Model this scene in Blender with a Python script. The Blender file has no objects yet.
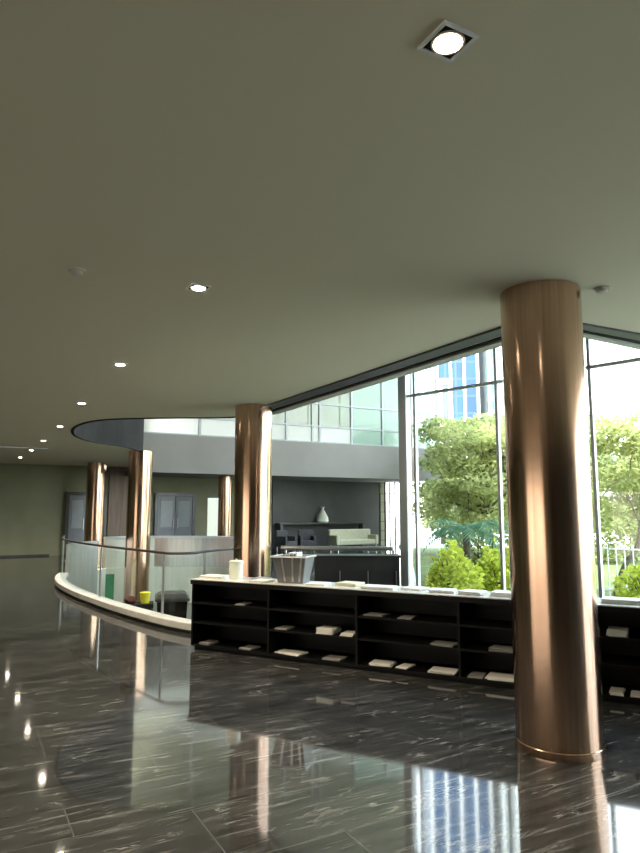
import bpy, bmesh, math, random
from mathutils import Vector, Matrix, noise
random.seed(7)
S = bpy.context.scene
COL = S.collection
PI = math.pi
TH = math.radians(28.9)                 # the hall runs 28.9 degrees left of the view
CA, SA = math.cos(TH), math.sin(TH)
def H(a, r, z=0.0):                     # hall coordinates: a along the hall, r to its right
    return Vector((-SA*a + CA*r, CA*a + SA*r, z))
HZ = TH                                 # z-rotation that aligns local x with the hall's r axis

# ------------------------------------------------------------------ materials
def M(name, col=(.5,.5,.5), rough=.5, metal=0., ior=1.5, emit=None, es=0., bump=None, var=None, coat=0., aniso=0.):
    m = bpy.data.materials.new(name); m.use_nodes = True
    nt = m.node_tree; b = nt.nodes['Principled BSDF']
    b.inputs['Base Color'].default_value = (*col, 1)
    b.inputs['Roughness'].default_value = rough
    b.inputs['Metallic'].default_value = metal
    b.inputs['IOR'].default_value = ior
    b.inputs['Coat Weight'].default_value = coat
    b.inputs['Anisotropic'].default_value = aniso
    if emit:
        b.inputs['Emission Color'].default_value = (*emit, 1); b.inputs['Emission Strength'].default_value = es
    tc = nt.nodes.new('ShaderNodeTexCoord')
    if var:                             # (scale, amount, stretch)
        mp = nt.nodes.new('ShaderNodeMapping'); mp.inputs['Scale'].default_value = var[2]
        nz = nt.nodes.new('ShaderNodeTexNoise'); nz.inputs['Scale'].default_value = var[0]; nz.inputs['Detail'].default_value = 5
        rp = nt.nodes.new('ShaderNodeValToRGB')
        k = var[1]
        rp.color_ramp.elements[0].position = .3; rp.color_ramp.elements[1].position = .7
        rp.color_ramp.elements[0].color = (*[c*(1-k) for c in col], 1)
        rp.color_ramp.elements[1].color = (*[min(1, c*(1+k)) for c in col], 1)
        nt.links.new(tc.outputs['Object'], mp.inputs['Vector']); nt.links.new(mp.outputs['Vector'], nz.inputs['Vector'])
        nt.links.new(nz.outputs['Fac'], rp.inputs['Fac']); nt.links.new(rp.outputs['Color'], b.inputs['Base Color'])
    if bump:                            # (scale, strength)
        n2 = nt.nodes.new('ShaderNodeTexNoise'); n2.inputs['Scale'].default_value = bump[0]
        bp = nt.nodes.new('ShaderNodeBump'); bp.inputs['Strength'].default_value = bump[1]; bp.inputs['Distance'].default_value = .01
        nt.links.new(tc.outputs['Object'], n2.inputs['Vector']); nt.links.new(n2.outputs['Fac'], bp.inputs['Height'])
        nt.links.new(bp.outputs['Normal'], b.inputs['Normal'])
    return m

def glass_mat(name, tint=(.93,.97,.96), refl=.6, haze=0.0, hazecol=(.8,.85,.82)):
    m = bpy.data.materials.new(name); m.use_nodes = True
    nt = m.node_tree; nt.nodes.clear()
    o = nt.nodes.new('ShaderNodeOutputMaterial'); t = nt.nodes.new('ShaderNodeBsdfTransparent'); g = nt.nodes.new('ShaderNodeBsdfGlossy')
    t.inputs['Color'].default_value = (*tint, 1); g.inputs['Roughness'].default_value = .02; g.inputs['Color'].default_value = (1,1,1,1)
    f = nt.nodes.new('ShaderNodeFresnel'); f.inputs['IOR'].default_value = 1.5
    ge = nt.nodes.new('ShaderNodeNewGeometry'); io = nt.nodes.new('ShaderNodeMath'); io.operation = 'MULTIPLY_ADD'; io.inputs[1].default_value = 1/1.5-1.5; io.inputs[2].default_value = 1.5
    nt.links.new(ge.outputs['Backfacing'], io.inputs[0]); nt.links.new(io.outputs[0], f.inputs['IOR'])   # same reflection on both faces of a pane
    mu = nt.nodes.new('ShaderNodeMath'); mu.operation = 'MULTIPLY'; mu.inputs[1].default_value = refl
    mx = nt.nodes.new('ShaderNodeMixShader')
    nt.links.new(f.outputs[0], mu.inputs[0]); nt.links.new(mu.outputs[0], mx.inputs[0])
    nt.links.new(t.outputs[0], mx.inputs[1]); nt.links.new(g.outputs[0], mx.inputs[2])
    last = mx
    if haze:
        d = nt.nodes.new('ShaderNodeBsdfDiffuse'); d.inputs['Color'].default_value = (*hazecol, 1)
        tl = nt.nodes.new('ShaderNodeBsdfTranslucent'); tl.inputs['Color'].default_value = (*hazecol, 1)
        m1 = nt.nodes.new('ShaderNodeMixShader'); m1.inputs[0].default_value = .6
        nt.links.new(d.outputs[0], m1.inputs[1]); nt.links.new(tl.outputs[0], m1.inputs[2])
        m2 = nt.nodes.new('ShaderNodeMixShader'); m2.inputs[0].default_value = haze
        nt.links.new(mx.outputs[0], m2.inputs[1]); nt.links.new(m1.outputs[0], m2.inputs[2]); last = m2
    nt.links.new(last.outputs[0], o.inputs[0])
    return m

def floor_mat():
    m = bpy.data.materials.new('polished_stone'); m.use_nodes = True
    nt = m.node_tree; b = nt.nodes['Principled BSDF']; L = nt.links.new
    tc = nt.nodes.new('ShaderNodeTexCoord')
    mp = nt.nodes.new('ShaderNodeMapping'); mp.inputs['Rotation'].default_value = (0, 0, -HZ)
    L(tc.outputs['Object'], mp.inputs['Vector'])
    br = nt.nodes.new('ShaderNodeTexBrick'); br.offset = .5
    for k, v in dict(Scale=1.0).items(): br.inputs[k].default_value = v
    br.inputs['Brick Width'].default_value = 1.2; br.inputs['Row Height'].default_value = .6
    br.inputs['Mortar Size'].default_value = .004; br.inputs['Mortar Smooth'].default_value = .2
    br.inputs['Color1'].default_value = (.0,.0,.0,1); br.inputs['Color2'].default_value = (1,1,1,1); br.inputs['Mortar'].default_value = (.5,.5,.5,1)
    L(mp.outputs['Vector'], br.inputs['Vector'])
    # streaks running across the hall
    m2 = nt.nodes.new('ShaderNodeMapping'); m2.inputs['Scale'].default_value = (.55, 5.0, 1)
    L(mp.outputs['Vector'], m2.inputs['Vector'])
    n1 = nt.nodes.new('ShaderNodeTexNoise'); n1.inputs['Scale'].default_value = 3.5; n1.inputs['Detail'].default_value = 9; n1.inputs['Roughness'].default_value = .68; n1.inputs['Distortion'].default_value = .6
    L(m2.outputs['Vector'], n1.inputs['Vector'])
    r1 = nt.nodes.new('ShaderNodeValToRGB'); e = r1.color_ramp.elements
    e[0].position = .32; e[0].color = (.016,.017,.019,1); e[1].position = .56; e[1].color = (.062,.064,.066,1)
    x = e.new(.72); x.color = (.26,.265,.265,1)
    L(n1.outputs['Fac'], r1.inputs['Fac'])
    # thin pale veins
    nd = nt.nodes.new('ShaderNodeTexNoise'); nd.inputs['Scale'].default_value = 2.2; nd.inputs['Detail'].default_value = 7; nd.inputs['Distortion'].default_value = 1.0
    L(m2.outputs['Vector'], nd.inputs['Vector'])
    ab = nt.nodes.new('ShaderNodeMath'); ab.operation = 'SUBTRACT'; ab.inputs[1].default_value = .5
    L(nd.outputs['Fac'], ab.inputs[0])
    aa = nt.nodes.new('ShaderNodeMath'); aa.operation = 'ABSOLUTE'; L(ab.outputs[0], aa.inputs[0])
    r2 = nt.nodes.new('ShaderNodeValToRGB'); e = r2.color_ramp.elements
    e[0].position = 0; e[0].color = (1,1,1,1); e[1].position = .012; e[1].color = (0,0,0,1)
    L(aa.outputs[0], r2.inputs['Fac'])
    n3 = nt.nodes.new('ShaderNodeTexNoise'); n3.inputs['Scale'].default_value = 3.0; n3.inputs['Detail'].default_value = 3; L(mp.outputs['Vector'], n3.inputs['Vector'])
    r3 = nt.nodes.new('ShaderNodeValToRGB'); r3.color_ramp.elements[0].position = .48; r3.color_ramp.elements[1].position = .66; L(n3.outputs['Fac'], r3.inputs['Fac'])
    mu = nt.nodes.new('ShaderNodeMath'); mu.operation = 'MULTIPLY'; L(r2.outputs['Color'], mu.inputs[0]); L(r3.outputs['Color'], mu.inputs[1])
    mxv = nt.nodes.new('ShaderNodeMixRGB'); mxv.inputs[2].default_value = (.42,.42,.40,1); L(mu.outputs[0], mxv.inputs[0]); L(r1.outputs['Color'], mxv.inputs[1])
    # each slab slightly lighter or darker
    sl = nt.nodes.new('ShaderNodeMixRGB'); sl.blend_type = 'MULTIPLY'; sl.inputs[0].default_value = .35
    L(mxv.outputs[0], sl.inputs[1]); L(br.outputs['Color'], sl.inputs[2])
    mj = nt.nodes.new('ShaderNodeMixRGB'); mj.inputs[2].default_value = (.10,.10,.095,1); L(br.outputs['Fac'], mj.inputs[0]); L(sl.outputs[0], mj.inputs[1])
    L(mj.outputs[0], b.inputs['Base Color'])
    rr = nt.nodes.new('ShaderNodeMath'); rr.operation = 'MULTIPLY_ADD'; rr.inputs[1].default_value = .08; rr.inputs[2].default_value = .02
    L(n1.outputs['Fac'], rr.inputs[0]); L(rr.outputs[0], b.inputs['Roughness'])
    b.inputs['IOR'].default_value = FLOOR_IOR
    nb = nt.nodes.new('ShaderNodeTexNoise'); nb.inputs['Scale'].default_value = 1.6; nb.inputs['Detail'].default_value = 1; L(mp.outputs['Vector'], nb.inputs['Vector'])
    bp = nt.nodes.new('ShaderNodeBump'); bp.inputs['Strength'].default_value = .05; bp.inputs['Distance'].default_value = .01
    L(nb.outputs['Fac'], bp.inputs['Height']); L(bp.outputs['Normal'], b.inputs['Normal'])
    return m
FLOOR_IOR = 2.1

def copper_mat():
    m = bpy.data.materials.new('brushed_copper'); m.use_nodes = True
    nt = m.node_tree; b = nt.nodes['Principled BSDF']; L = nt.links.new
    tc = nt.nodes.new('ShaderNodeTexCoord'); mp = nt.nodes.new('ShaderNodeMapping'); mp.inputs['Scale'].default_value = (14, 14, .35)
    n = nt.nodes.new('ShaderNodeTexNoise'); n.inputs['Scale'].default_value = 3; n.inputs['Detail'].default_value = 4
    L(tc.outputs['Object'], mp.inputs['Vector']); L(mp.outputs['Vector'], n.inputs['Vector'])
    r = nt.nodes.new('ShaderNodeValToRGB'); e = r.color_ramp.elements
    e[0].position = .3; e[0].color = (.48,.31,.22,1); e[1].position = .75; e[1].color = (.66,.46,.345,1)
    L(n.outputs['Fac'], r.inputs['Fac']); L(r.outputs['Color'], b.inputs['Base Color'])
    b.inputs['Metallic'].default_value = 1; b.inputs['Roughness'].default_value = .17
    return m

def leaf_mat(name, c1, c2):
    m = bpy.data.materials.new(name); m.use_nodes = True
    nt = m.node_tree; nt.nodes.clear(); L = nt.links.new
    o = nt.nodes.new('ShaderNodeOutputMaterial'); d = nt.nodes.new('ShaderNodeBsdfDiffuse'); t = nt.nodes.new('ShaderNodeBsdfTranslucent')
    g = nt.nodes.new('ShaderNodeNewGeometry'); r = nt.nodes.new('ShaderNodeValToRGB')
    r.color_ramp.elements[0].color = (*c1, 1); r.color_ramp.elements[1].color = (*c2, 1)
    L(g.outputs['Random Per Island'], r.inputs['Fac']); L(r.outputs['Color'], d.inputs['Color']); L(r.outputs['Color'], t.inputs['Color'])
    x = nt.nodes.new('ShaderNodeMixShader'); x.inputs[0].default_value = .5
    L(d.outputs[0], x.inputs[1]); L(t.outputs[0], x.inputs[2]); L(x.outputs[0], o.inputs[0])
    return m

def tower_mat(name, glass, frame, sx, sz, mort):
    m = bpy.data.materials.new(name); m.use_nodes = True
    nt = m.node_tree; b = nt.nodes['Principled BSDF']; L = nt.links.new
    tc = nt.nodes.new('ShaderNodeTexCoord'); sp = nt.nodes.new('ShaderNodeSeparateXYZ'); L(tc.outputs['Object'], sp.inputs[0])
    ad = nt.nodes.new('ShaderNodeMath'); ad.operation = 'ADD'; L(sp.outputs['X'], ad.inputs[0]); L(sp.outputs['Y'], ad.inputs[1])
    cb = nt.nodes.new('ShaderNodeCombineXYZ'); L(ad.outputs[0], cb.inputs['X']); L(sp.outputs['Z'], cb.inputs['Y'])
    br = nt.nodes.new('ShaderNodeTexBrick'); br.offset = 0
    br.inputs['Scale'].default_value = 1; br.inputs['Brick Width'].default_value = sx; br.inputs['Row Height'].default_value = sz; br.inputs['Mortar Size'].default_value = mort
    br.inputs['Color1'].default_value = (*glass, 1); br.inputs['Color2'].default_value = (*[min(1, g*1.7) for g in glass], 1); br.inputs['Mortar'].default_value = (*frame, 1)
    L(cb.outputs[0], br.inputs['Vector']); L(br.outputs['Color'], b.inputs['Base Color'])
    b.inputs['Roughness'].default_value = .35
    return m

mt = dict(
    floor=floor_mat(), copper=copper_mat(),
    ceiling=M('olive_plaster', (.74,.68,.50), .9, bump=(40, .05)),
    fascia=M('dark_fascia', (.028,.028,.028), .9, ior=1.2, var=(2, .15, (1,1,1))),
    track=M('dark_track', (.05,.05,.05), .5, var=(3, .2, (1,1,1))),
    lip=M('grey_lip', (.50,.49,.42), .6, var=(3, .06, (1,1,1))),
    wall=M('olive_wall', (.25,.25,.155), .7, var=(1.5, .08, (1,1,1))),
    brown=M('brown_cladding', (.20,.13,.09), .45, var=(2, .25, (6,6,.4))),
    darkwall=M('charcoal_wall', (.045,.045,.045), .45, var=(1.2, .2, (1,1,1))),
    concrete=M('grey_render', (.20,.19,.175), .8, var=(.8, .08, (1,1,1))),
    pale=M('pale_parapet', (.85,.84,.70), .6, var=(1, .05, (5,1,.3))),
    upper=M('upper_wall_paint', (.30,.29,.21), .8, var=(1, .12, (3,3,.5))),
    steel=M('satin_steel', (.55,.56,.58), .32, 1., var=(3, .1, (8,8,.5))),
    charcoal=M('charcoal_laminate', (.03,.03,.03), .5, var=(4, .2, (1,1,1))),
    dsteel=M('dark_steel', (.09,.09,.095), .35, .6, var=(3, .1, (1,1,1))),
    stone=M('pale_kerb_stone', (.70,.70,.68), .35, var=(5, .12, (1,1,1))),
    frame=M('white_aluminium', (.72,.74,.74), .35, var=(3, .04, (1,1,1))),
    gframe=M('grey_aluminium', (.30,.33,.33), .4, var=(3, .06, (1,1,1))),
    glass=glass_mat('clear_glass', (.95,.98,.97), .8),
    smoked=glass_mat('smoked_glass', (.62,.58,.52), .6),
    tglass=glass_mat('teal_glass', (.82,.95,.92), .8, .25, (.78,.90,.86)),
    wglass=glass_mat('white_glass', (.9,.9,.9), .5, .8, (.93,.94,.92)),
    railglass=glass_mat('rail_glass', (.95,.98,.96), .25),
    black=M('black_lacquer', (.004,.004,.0045), .5, ior=1.25, var=(4, .3, (1,1,1))),
    blacktop=M('pale_worktop', (.70,.70,.68), .25, var=(4, .05, (1,1,1))),
    paper=M('white_paper', (.82,.82,.80), .6, var=(9, .05, (1,1,1))),
    cream=M('cream_paper', (.72,.70,.52), .6, var=(9, .06, (1,1,1))),
    gpaper=M('grey_paper', (.25,.25,.245), .6, var=(9, .1, (1,1,1))),
    ceramic=M('pale_ceramic', (.74,.77,.66), .3, var=(6, .04, (1,1,1))),
    greyplastic=M('grey_plastic', (.16,.165,.17), .35, var=(6, .1, (1,1,1))),
    doorpaint=M('grey_door_paint', (.22,.23,.25), .4, var=(3, .08, (1,1,1))),
    doorlight=M('pale_door_panel', (.34,.36,.38), .3, var=(3, .08, (1,1,1))),
    yellow=M('yellow_plastic', (.85,.75,.05), .45, var=(6, .08, (1,1,1))),
    green=M('green_fabric', (.03,.16,.07), .7, var=(12, .15, (1,1,1))),
    darkred=M('dark_red_fabric', (.10,.02,.015), .7, var=(9, .2, (1,1,1))),
    sofa=M('beige_upholstery', (.48,.47,.34), .8, var=(9, .08, (1,1,1)), bump=(90, .2)),
    chair=M('charcoal_upholstery', (.05,.05,.055), .8, var=(9, .2, (1,1,1)), bump=(90, .2)),
    chrome=M('chrome', (.75,.75,.75), .15, 1., var=(3, .03, (1,1,1))),
    lampglow=M('lamp_glow', (1,1,1), .5, emit=(1.0,.90,.72), es=30.),
    warmtrim=M('downlight_reflector', (.55,.42,.32), .3, .3, var=(8, .05, (1,1,1))),
    paving=M('pale_paving', (.60,.59,.55), .8, var=(.6, .1, (1,1,1))),
    bark=M('grey_brown_bark', (.10,.08,.06), .9, var=(6, .35, (4,4,1)), bump=(20, .6)),
    leaf=leaf_mat('fresh_leaves', (.30,.34,.12), (.52,.54,.25)),
    leaf2=leaf_mat('lime_leaves', (.36,.42,.05), (.56,.62,.11)),
    leaf3=leaf_mat('olive_leaves', (.20,.24,.09), (.38,.42,.19)),
    palm=leaf_mat('dark_palm_leaves', (.08,.17,.11), (.19,.31,.19)),
    lawn=M('green_lawn', (.11,.15,.045), .9, var=(3, .35, (1,1,1)), bump=(60, .5)),
    soil=M('dark_soil', (.05,.04,.03), .95, var=(5, .3, (1,1,1))),
    towerb=tower_mat('blue_tower_glass', (.010,.042,.11), (.045,.08,.11), 2.0, 3.4, .22),
    towerw=tower_mat('pale_tower_glass', (.06,.12,.135), (.15,.17,.17), 5, 3.3, .8),
    towerg=tower_mat('grey_tower_facade', (.05,.065,.07), (.10,.11,.11), 1.6, 3.2, .45),
    towerp=tower_mat('low_building_facade', (.09,.10,.10), (.17,.17,.16), 3, 3.0, .9),
)

# ------------------------------------------------------------------ builders
def obj(name, bm, mat, parent=None, smooth=False, loc=None, rotz=None, bevel=0):
    me = bpy.data.meshes.new(name)
    if isinstance(bm, tuple): me.from_pydata(*bm)
    else:
        bmesh.ops.recalc_face_normals(bm, faces=bm.faces); bm.to_mesh(me); bm.free()
    if isinstance(mat, (list, tuple)):
        for m in mat: me.materials.append(mt[m])
    else: me.materials.append(mt[mat])
    if smooth:
        me.polygons.foreach_set('use_smooth', [True]*len(me.polygons))
        me.set_sharp_from_angle(angle=math.radians(38))
    o = bpy.data.objects.new(name, me); COL.objects.link(o)
    if parent: o.parent = parent
    if loc is not None: o.location = loc
    if rotz is not None: o.rotation_euler = (0, 0, rotz)
    if bevel:
        bv = o.modifiers.new('bevel', 'BEVEL'); bv.width = bevel; bv.segments = 2; bv.limit_method = 'ANGLE'
    return o
def tag(o, label, cat, group=None, kind=None):
    o['label'] = label; o['category'] = cat
    if group: o['group'] = group
    if kind: o['kind'] = kind
    return o
def thing(name, label, cat, loc=(0,0,0), rotz=0, group=None, kind=None):
    o = bpy.data.objects.new(name, None); COL.objects.link(o); o.empty_display_size = .1
    o.location = loc; o.rotation_euler = (0, 0, rotz)
    return tag(o, label, cat, group, kind)
def dup(root, loc, rotz=0, label=None, group=None):
    r = root.copy(); COL.objects.link(r); r.location = loc; r.rotation_euler = (0, 0, rotz)
    if label: r['label'] = label
    if group: r['group'] = group
    for ch in list(root.children):
        c = ch.copy(); COL.objects.link(c); c.parent = r
        for g in ch.children:
            d = g.copy(); COL.objects.link(d); d.parent = c
    return r
def B(): return bmesh.new()
def box(bm, x0, x1, y0, y1, z0, z1, mi=0, rot=None):
    r = bmesh.ops.create_cube(bm, size=1)
    mat = Matrix.Translation(((x0+x1)/2, (y0+y1)/2, (z0+z1)/2)) @ Matrix.Diagonal((x1-x0, y1-y0, z1-z0, 1))
    if rot is not None: mat = rot @ mat
    bmesh.ops.transform(bm, matrix=mat, verts=r['verts'])
    for f in {f for v in r['verts'] for f in v.link_faces}: f.material_index = mi
    return bm
def bar(bm, p, q, w, h, mi=0):          # box from p to q (centre line), width w across, height h
    p, q = Vector(p), Vector(q); d = q-p; L = d.length
    x = d.normalized(); up = Vector((0,0,1))
    if abs(x.z) > .95: up = Vector((0,1,0))
    y = up.cross(x).normalized(); z = x.cross(y)
    m = Matrix((x, y, z)).transposed().to_4x4(); m.translation = (p+q)/2
    r = bmesh.ops.create_cube(bm, size=1)
    bmesh.ops.transform(bm, matrix=m @ Matrix.Diagonal((L, w, h, 1)), verts=r['verts'])
    for f in {f for v in r['verts'] for f in v.link_faces}: f.material_index = mi
    return bm
def lathe(bm, prof, n=32, cx=0, cy=0, cap=True):
    rings = [[bm.verts.new((cx+r*math.cos(2*PI*i/n), cy+r*math.sin(2*PI*i/n), z)) for i in range(n)] for r, z in prof]
    for a, b in zip(rings, rings[1:]):
        for i in range(n): bm.faces.new((a[i], a[(i+1) % n], b[(i+1) % n], b[i]))
    if cap:
        bm.faces.new(rings[0][::-1]); bm.faces.new(rings[-1])
    return bm
def tube(bm, pts, rad, n=8):
    pts = [Vector(p) for p in pts]; rads = rad if isinstance(rad, (list, tuple)) else [rad]*len(pts)
    rings = []
    for i, p in enumerate(pts):
        t = (pts[min(i+1, len(pts)-1)] - pts[max(i-1, 0)]).normalized()
        u = t.cross(Vector((0,0,1)));
        if u.length < .05: u = t.cross(Vector((1,0,0)))
        u.normalize(); v = t.cross(u)
        rings.append([bm.verts.new(p + rads[i]*(math.cos(2*PI*k/n)*u + math.sin(2*PI*k/n)*v)) for k in range(n)])
    for a, b in zip(rings, rings[1:]):
        for i in range(n): bm.faces.new((a[i], a[(i+1) % n], b[(i+1) % n], b[i]))
    bm.faces.new(rings[0][::-1]); bm.faces.new(rings[-1])
    return bm
def prism(bm, pts, z0, z1):             # extruded (possibly concave) outline
    lo = [bm.verts.new((p[0], p[1], z0)) for p in pts]; hi = [bm.verts.new((p[0], p[1], z1)) for p in pts]
    f0 = bm.faces.new(lo[::-1]); f1 = bm.faces.new(hi)
    n = len(pts)
    for i in range(n): bm.faces.new((lo[i], lo[(i+1) % n], hi[(i+1) % n], hi[i]))
    bmesh.ops.triangulate(bm, faces=[f0, f1])
    return bm
def strip(bm, pts, off0, off1, z0, z1): # wall following an open polyline, between two sideways offsets
    pts = [Vector((p[0], p[1])) for p in pts]; N = []
    for i in range(len(pts)):
        t = (pts[min(i+1, len(pts)-1)] - pts[max(i-1, 0)]).normalized(); N.append(Vector((-t.y, t.x)))
    V = []
    for p, nn in zip(pts, N):
        a, b = p+nn*off0, p+nn*off1
        V.append([bm.verts.new((a.x, a.y, z0)), bm.verts.new((b.x, b.y, z0)), bm.verts.new((b.x, b.y, z1)), bm.verts.new((a.x, a.y, z1))])
    for a, b in zip(V, V[1:]):
        for i in range(4): bm.faces.new((a[i], a[(i+1) % 4], b[(i+1) % 4], b[i]))
    bm.faces.new(V[0][::-1]); bm.faces.new(V[-1])
    return bm
def smooth_line(pts, k=6):              # Catmull-Rom
    P = [Vector(p) for p in pts]; P = [2*P[0]-P[1]] + P + [2*P[-1]-P[-2]]; out = []
    for i in range(1, len(P)-2):
        for j in range(k):
            t = j/k; a, b, c, d = P[i-1:i+3]
            out.append(.5*((2*b) + (c-a)*t + (2*a-5*b+4*c-d)*t*t + (3*b-a-3*c+d)*t**3))
    out.append(P[-2]); return out
def struct(name, bm, mat, label, cat, **k):
    return tag(obj(name, bm, mat, **k), label, cat, kind='structure')

# ------------------------------------------------------------------ plan
CEIL = 3.2
corner = Vector((1.95, 5.45))
e1dir = Vector((-SA, CA)); e2dir = Vector((CA, SA))
E1end = corner + e1dir*5.75             # ceiling edge beside the columns, running away
F0 = Vector((1.35, 10.30)); F1 = Vector((4.56, 6.92)); fdir = (F1-F0).normalized(); F2 = F0 + fdir*16.0
F3 = Vector((3.80, 30.0))
open_edge = smooth_line([(E1end.x, E1end.y), (-1.5, 11.15), (-2.7, 11.25), (-3.9, 11.5), (-4.75, 12.5), (-5.30, 14.0), (-5.35, 15.4), (-4.95, 16.5), (-5.0, 17.8), (-5.5, 20.0), (-6.1, 22.2)])
FARA = 25.0
farL, farR = H(FARA, -9), H(FARA, 17.3)
rearL, rearR = H(-9, -9), H(-9, 12)
kerb = smooth_line([(-1.5, 8.75), (-1.69, 8.78), (-2.12, 9.16), (-2.62, 9.73), (-3.07, 10.27), (-3.62, 10.99), (-4.49, 12.22), (-5.40, 13.76), (-6.0, 15.3), (-6.25, 16.9), (-5.95, 18.3)])
far_par = smooth_line([(-5.95, 18.3), (-5.3, 18.75), (-4.4, 18.9), (-3.2, 18.8), (-2.3, 18.3)])
right_edge = smooth_line([(-2.3, 18.3), (-1.35, 14.5), (-1.0, 11.9), (-1.05, 10.75), (-1.35, 9.9), (-1.45, 9.2), (-1.5, 8.75)])

# floor: slab outline with the sunken court cut out (bridged outline)
outer = [rearL, rearR, Vector((F2.x+1.0, F2.y-1.0, 0)), Vector((F2.x, F2.y, 0)), Vector((F0.x, F0.y, 0)), Vector((F3.x, F3.y, 0)), Vector((farR.x, farR.y, 0)), Vector((farL.x, farL.y, 0))]
hole = [Vector((p.x, p.y)) for p in kerb[:-1]+far_par[:-1]+right_edge[:-1]]
def floor_bm():
    bm = B(); ov = [bm.verts.new((p.x, p.y, 0)) for p in outer]; hv = [bm.verts.new((p.x, p.y, 0)) for p in hole]
    oe = [bm.edges.new((ov[i], ov[(i+1) % len(ov)])) for i in range(len(ov))]
    he = [bm.edges.new((hv[i], hv[(i+1) % len(hv)])) for i in range(len(hv))]
    bmesh.ops.triangle_fill(bm, use_beauty=True, use_dissolve=False, edges=oe+he, normal=(0,0,1))
    bmesh.ops.recalc_face_normals(bm, faces=bm.faces)
    for f in list(bm.faces):
        if f.normal.z < 0: f.normal_flip()
    return bm
fb = floor_bm(); me = bpy.data.meshes.new('floor'); fb.to_mesh(me); fb.free(); me.materials.append(mt['floor'])
fl = bpy.data.objects.new('floor', me); COL.objects.link(fl)
tag(fl, 'dark polished stone floor with pale veins and strong reflections', 'floor', kind='structure')
LOW = -1.0
struct('floor_lower', prism(B(), hole, LOW-.1, LOW), 'floor', 'dark floor of the sunken court behind the curved kerb', 'floor')
loop = hole + [hole[0]]
struct('wall_court', strip(B(), loop, -.02, -.06, LOW, -.001), 'pale', 'pale side wall of the sunken court below floor level', 'wall')

# ceiling slab
CE = [rearL, rearR, F2+Vector((1, -1)), F2, F1, corner] + [Vector((p.x, p.y)) for p in open_edge] + [H(FARA, 5.6), farL]
CE = [Vector((p[0], p[1])) for p in CE]
struct('ceiling', prism(B(), CE, CEIL, CEIL+.25), 'ceiling', 'smooth olive-grey ceiling with recessed downlights', 'ceiling')
struct('trim_1', strip(B(), [F1, corner] + [Vector((p.x, p.y)) for p in open_edge[:4]], .10, .30, CEIL-.02, CEIL+.0), 'track', 'dark track along the ceiling edge by the glass wall', 'trim')
struct('trim_2', strip(B(), [F1, corner] + [Vector((p.x, p.y)) for p in open_edge], -.03, .03, CEIL-.015, 8.8), 'fascia', 'dark fascia around the edge of the ceiling opening', 'trim')
struct('trim_3', strip(B(), [F1-fdir*.0, corner] + [Vector((p.x, p.y)) for p in open_edge[:4]], -.18, -.035, CEIL-.03, CEIL+.05), 'lip', 'light grey outer lip of the ceiling edge', 'trim')
bm = B(); bar(bm, H(18.25, -6, CEIL-.01), H(18.25, 1.95, CEIL-.01), .10, .03); struct('trim_4', bm, 'frame', 'pale line across the ceiling at far left', 'trim')

# walls
def wall(name, p, q, z0, z1, th, mat, label):
    bm = B(); n = (Vector((q[0], q[1], 0))-Vector((p[0], p[1], 0))).normalized(); s = Vector((-n.y, n.x, 0))*th/2
    bar(bm, Vector((p[0], p[1], (z0+z1)/2))+s, Vector((q[0], q[1], (z0+z1)/2))+s, th, z1-z0)
    return struct(name, bm, mat, label, 'wall')
wall('wall_far', farR, farL, -.0, CEIL, -.2, 'wall', 'olive wall at the far end of the hall')
bm = B(); bar(bm, H(FARA-.02, -9, .03), H(FARA-.02, 2.9, .03), .03, .06); struct('baseboard_far', bm, 'track', 'black baseboard along the far olive wall', 'baseboard')
wall('wall_rear', rearL, rearR, 0, CEIL, -.2, 'darkwall', 'charcoal wall behind the viewpoint')
# left side wall: solid runs and a glazed entrance
wall('wall_left', farL, H(7.5, -9), 0, CEIL, -.2, 'wall', 'olive side wall left of the hall')
wall('wall_entrance', H(-3.5, -9), rearL, 0, CEIL, -.2, 'wall', 'olive side wall beside the glazed entrance')
wall('wall_lintel', H(7.5, -9), H(-3.5, -9), 2.3, CEIL, -.2, 'wall', 'olive wall above the glazed entrance')
w = thing('window_4', 'glazed entrance in the left side wall', 'window', H(-3.5, -9), TH+PI/2, kind='structure')
bm = B()
for i in range(7): box(bm, i*11/6-.03, i*11/6+.03, -.04, .04, 0, 2.3)
box(bm, 0, 11, -.04, .04, 2.22, 2.3); box(bm, 0, 11, -.04, .04, 0, .06)
obj('frame', bm, 'gframe', w); bm = B(); box(bm, 0, 11, -.008, .008, .06, 2.22); obj('pane', bm, 'smoked', w)

# brown cladding and dark cladding on the far wall
bm = B(); bar(bm, H(FARA-.05, 4.85, CEIL/2), H(FARA-.05, 6.35, CEIL/2), .06, CEIL); struct('wall_cladding', bm, 'brown', 'brown wall cladding between the far copper columns', 'wall')
bm = B(); bar(bm, H(FARA-.05, 11.5, 1.43), H(FARA-.05, 16.9, 1.43), .06, 2.86); struct('wall_recess', bm, 'darkwall', 'charcoal wall under the upper balcony', 'wall')

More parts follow.
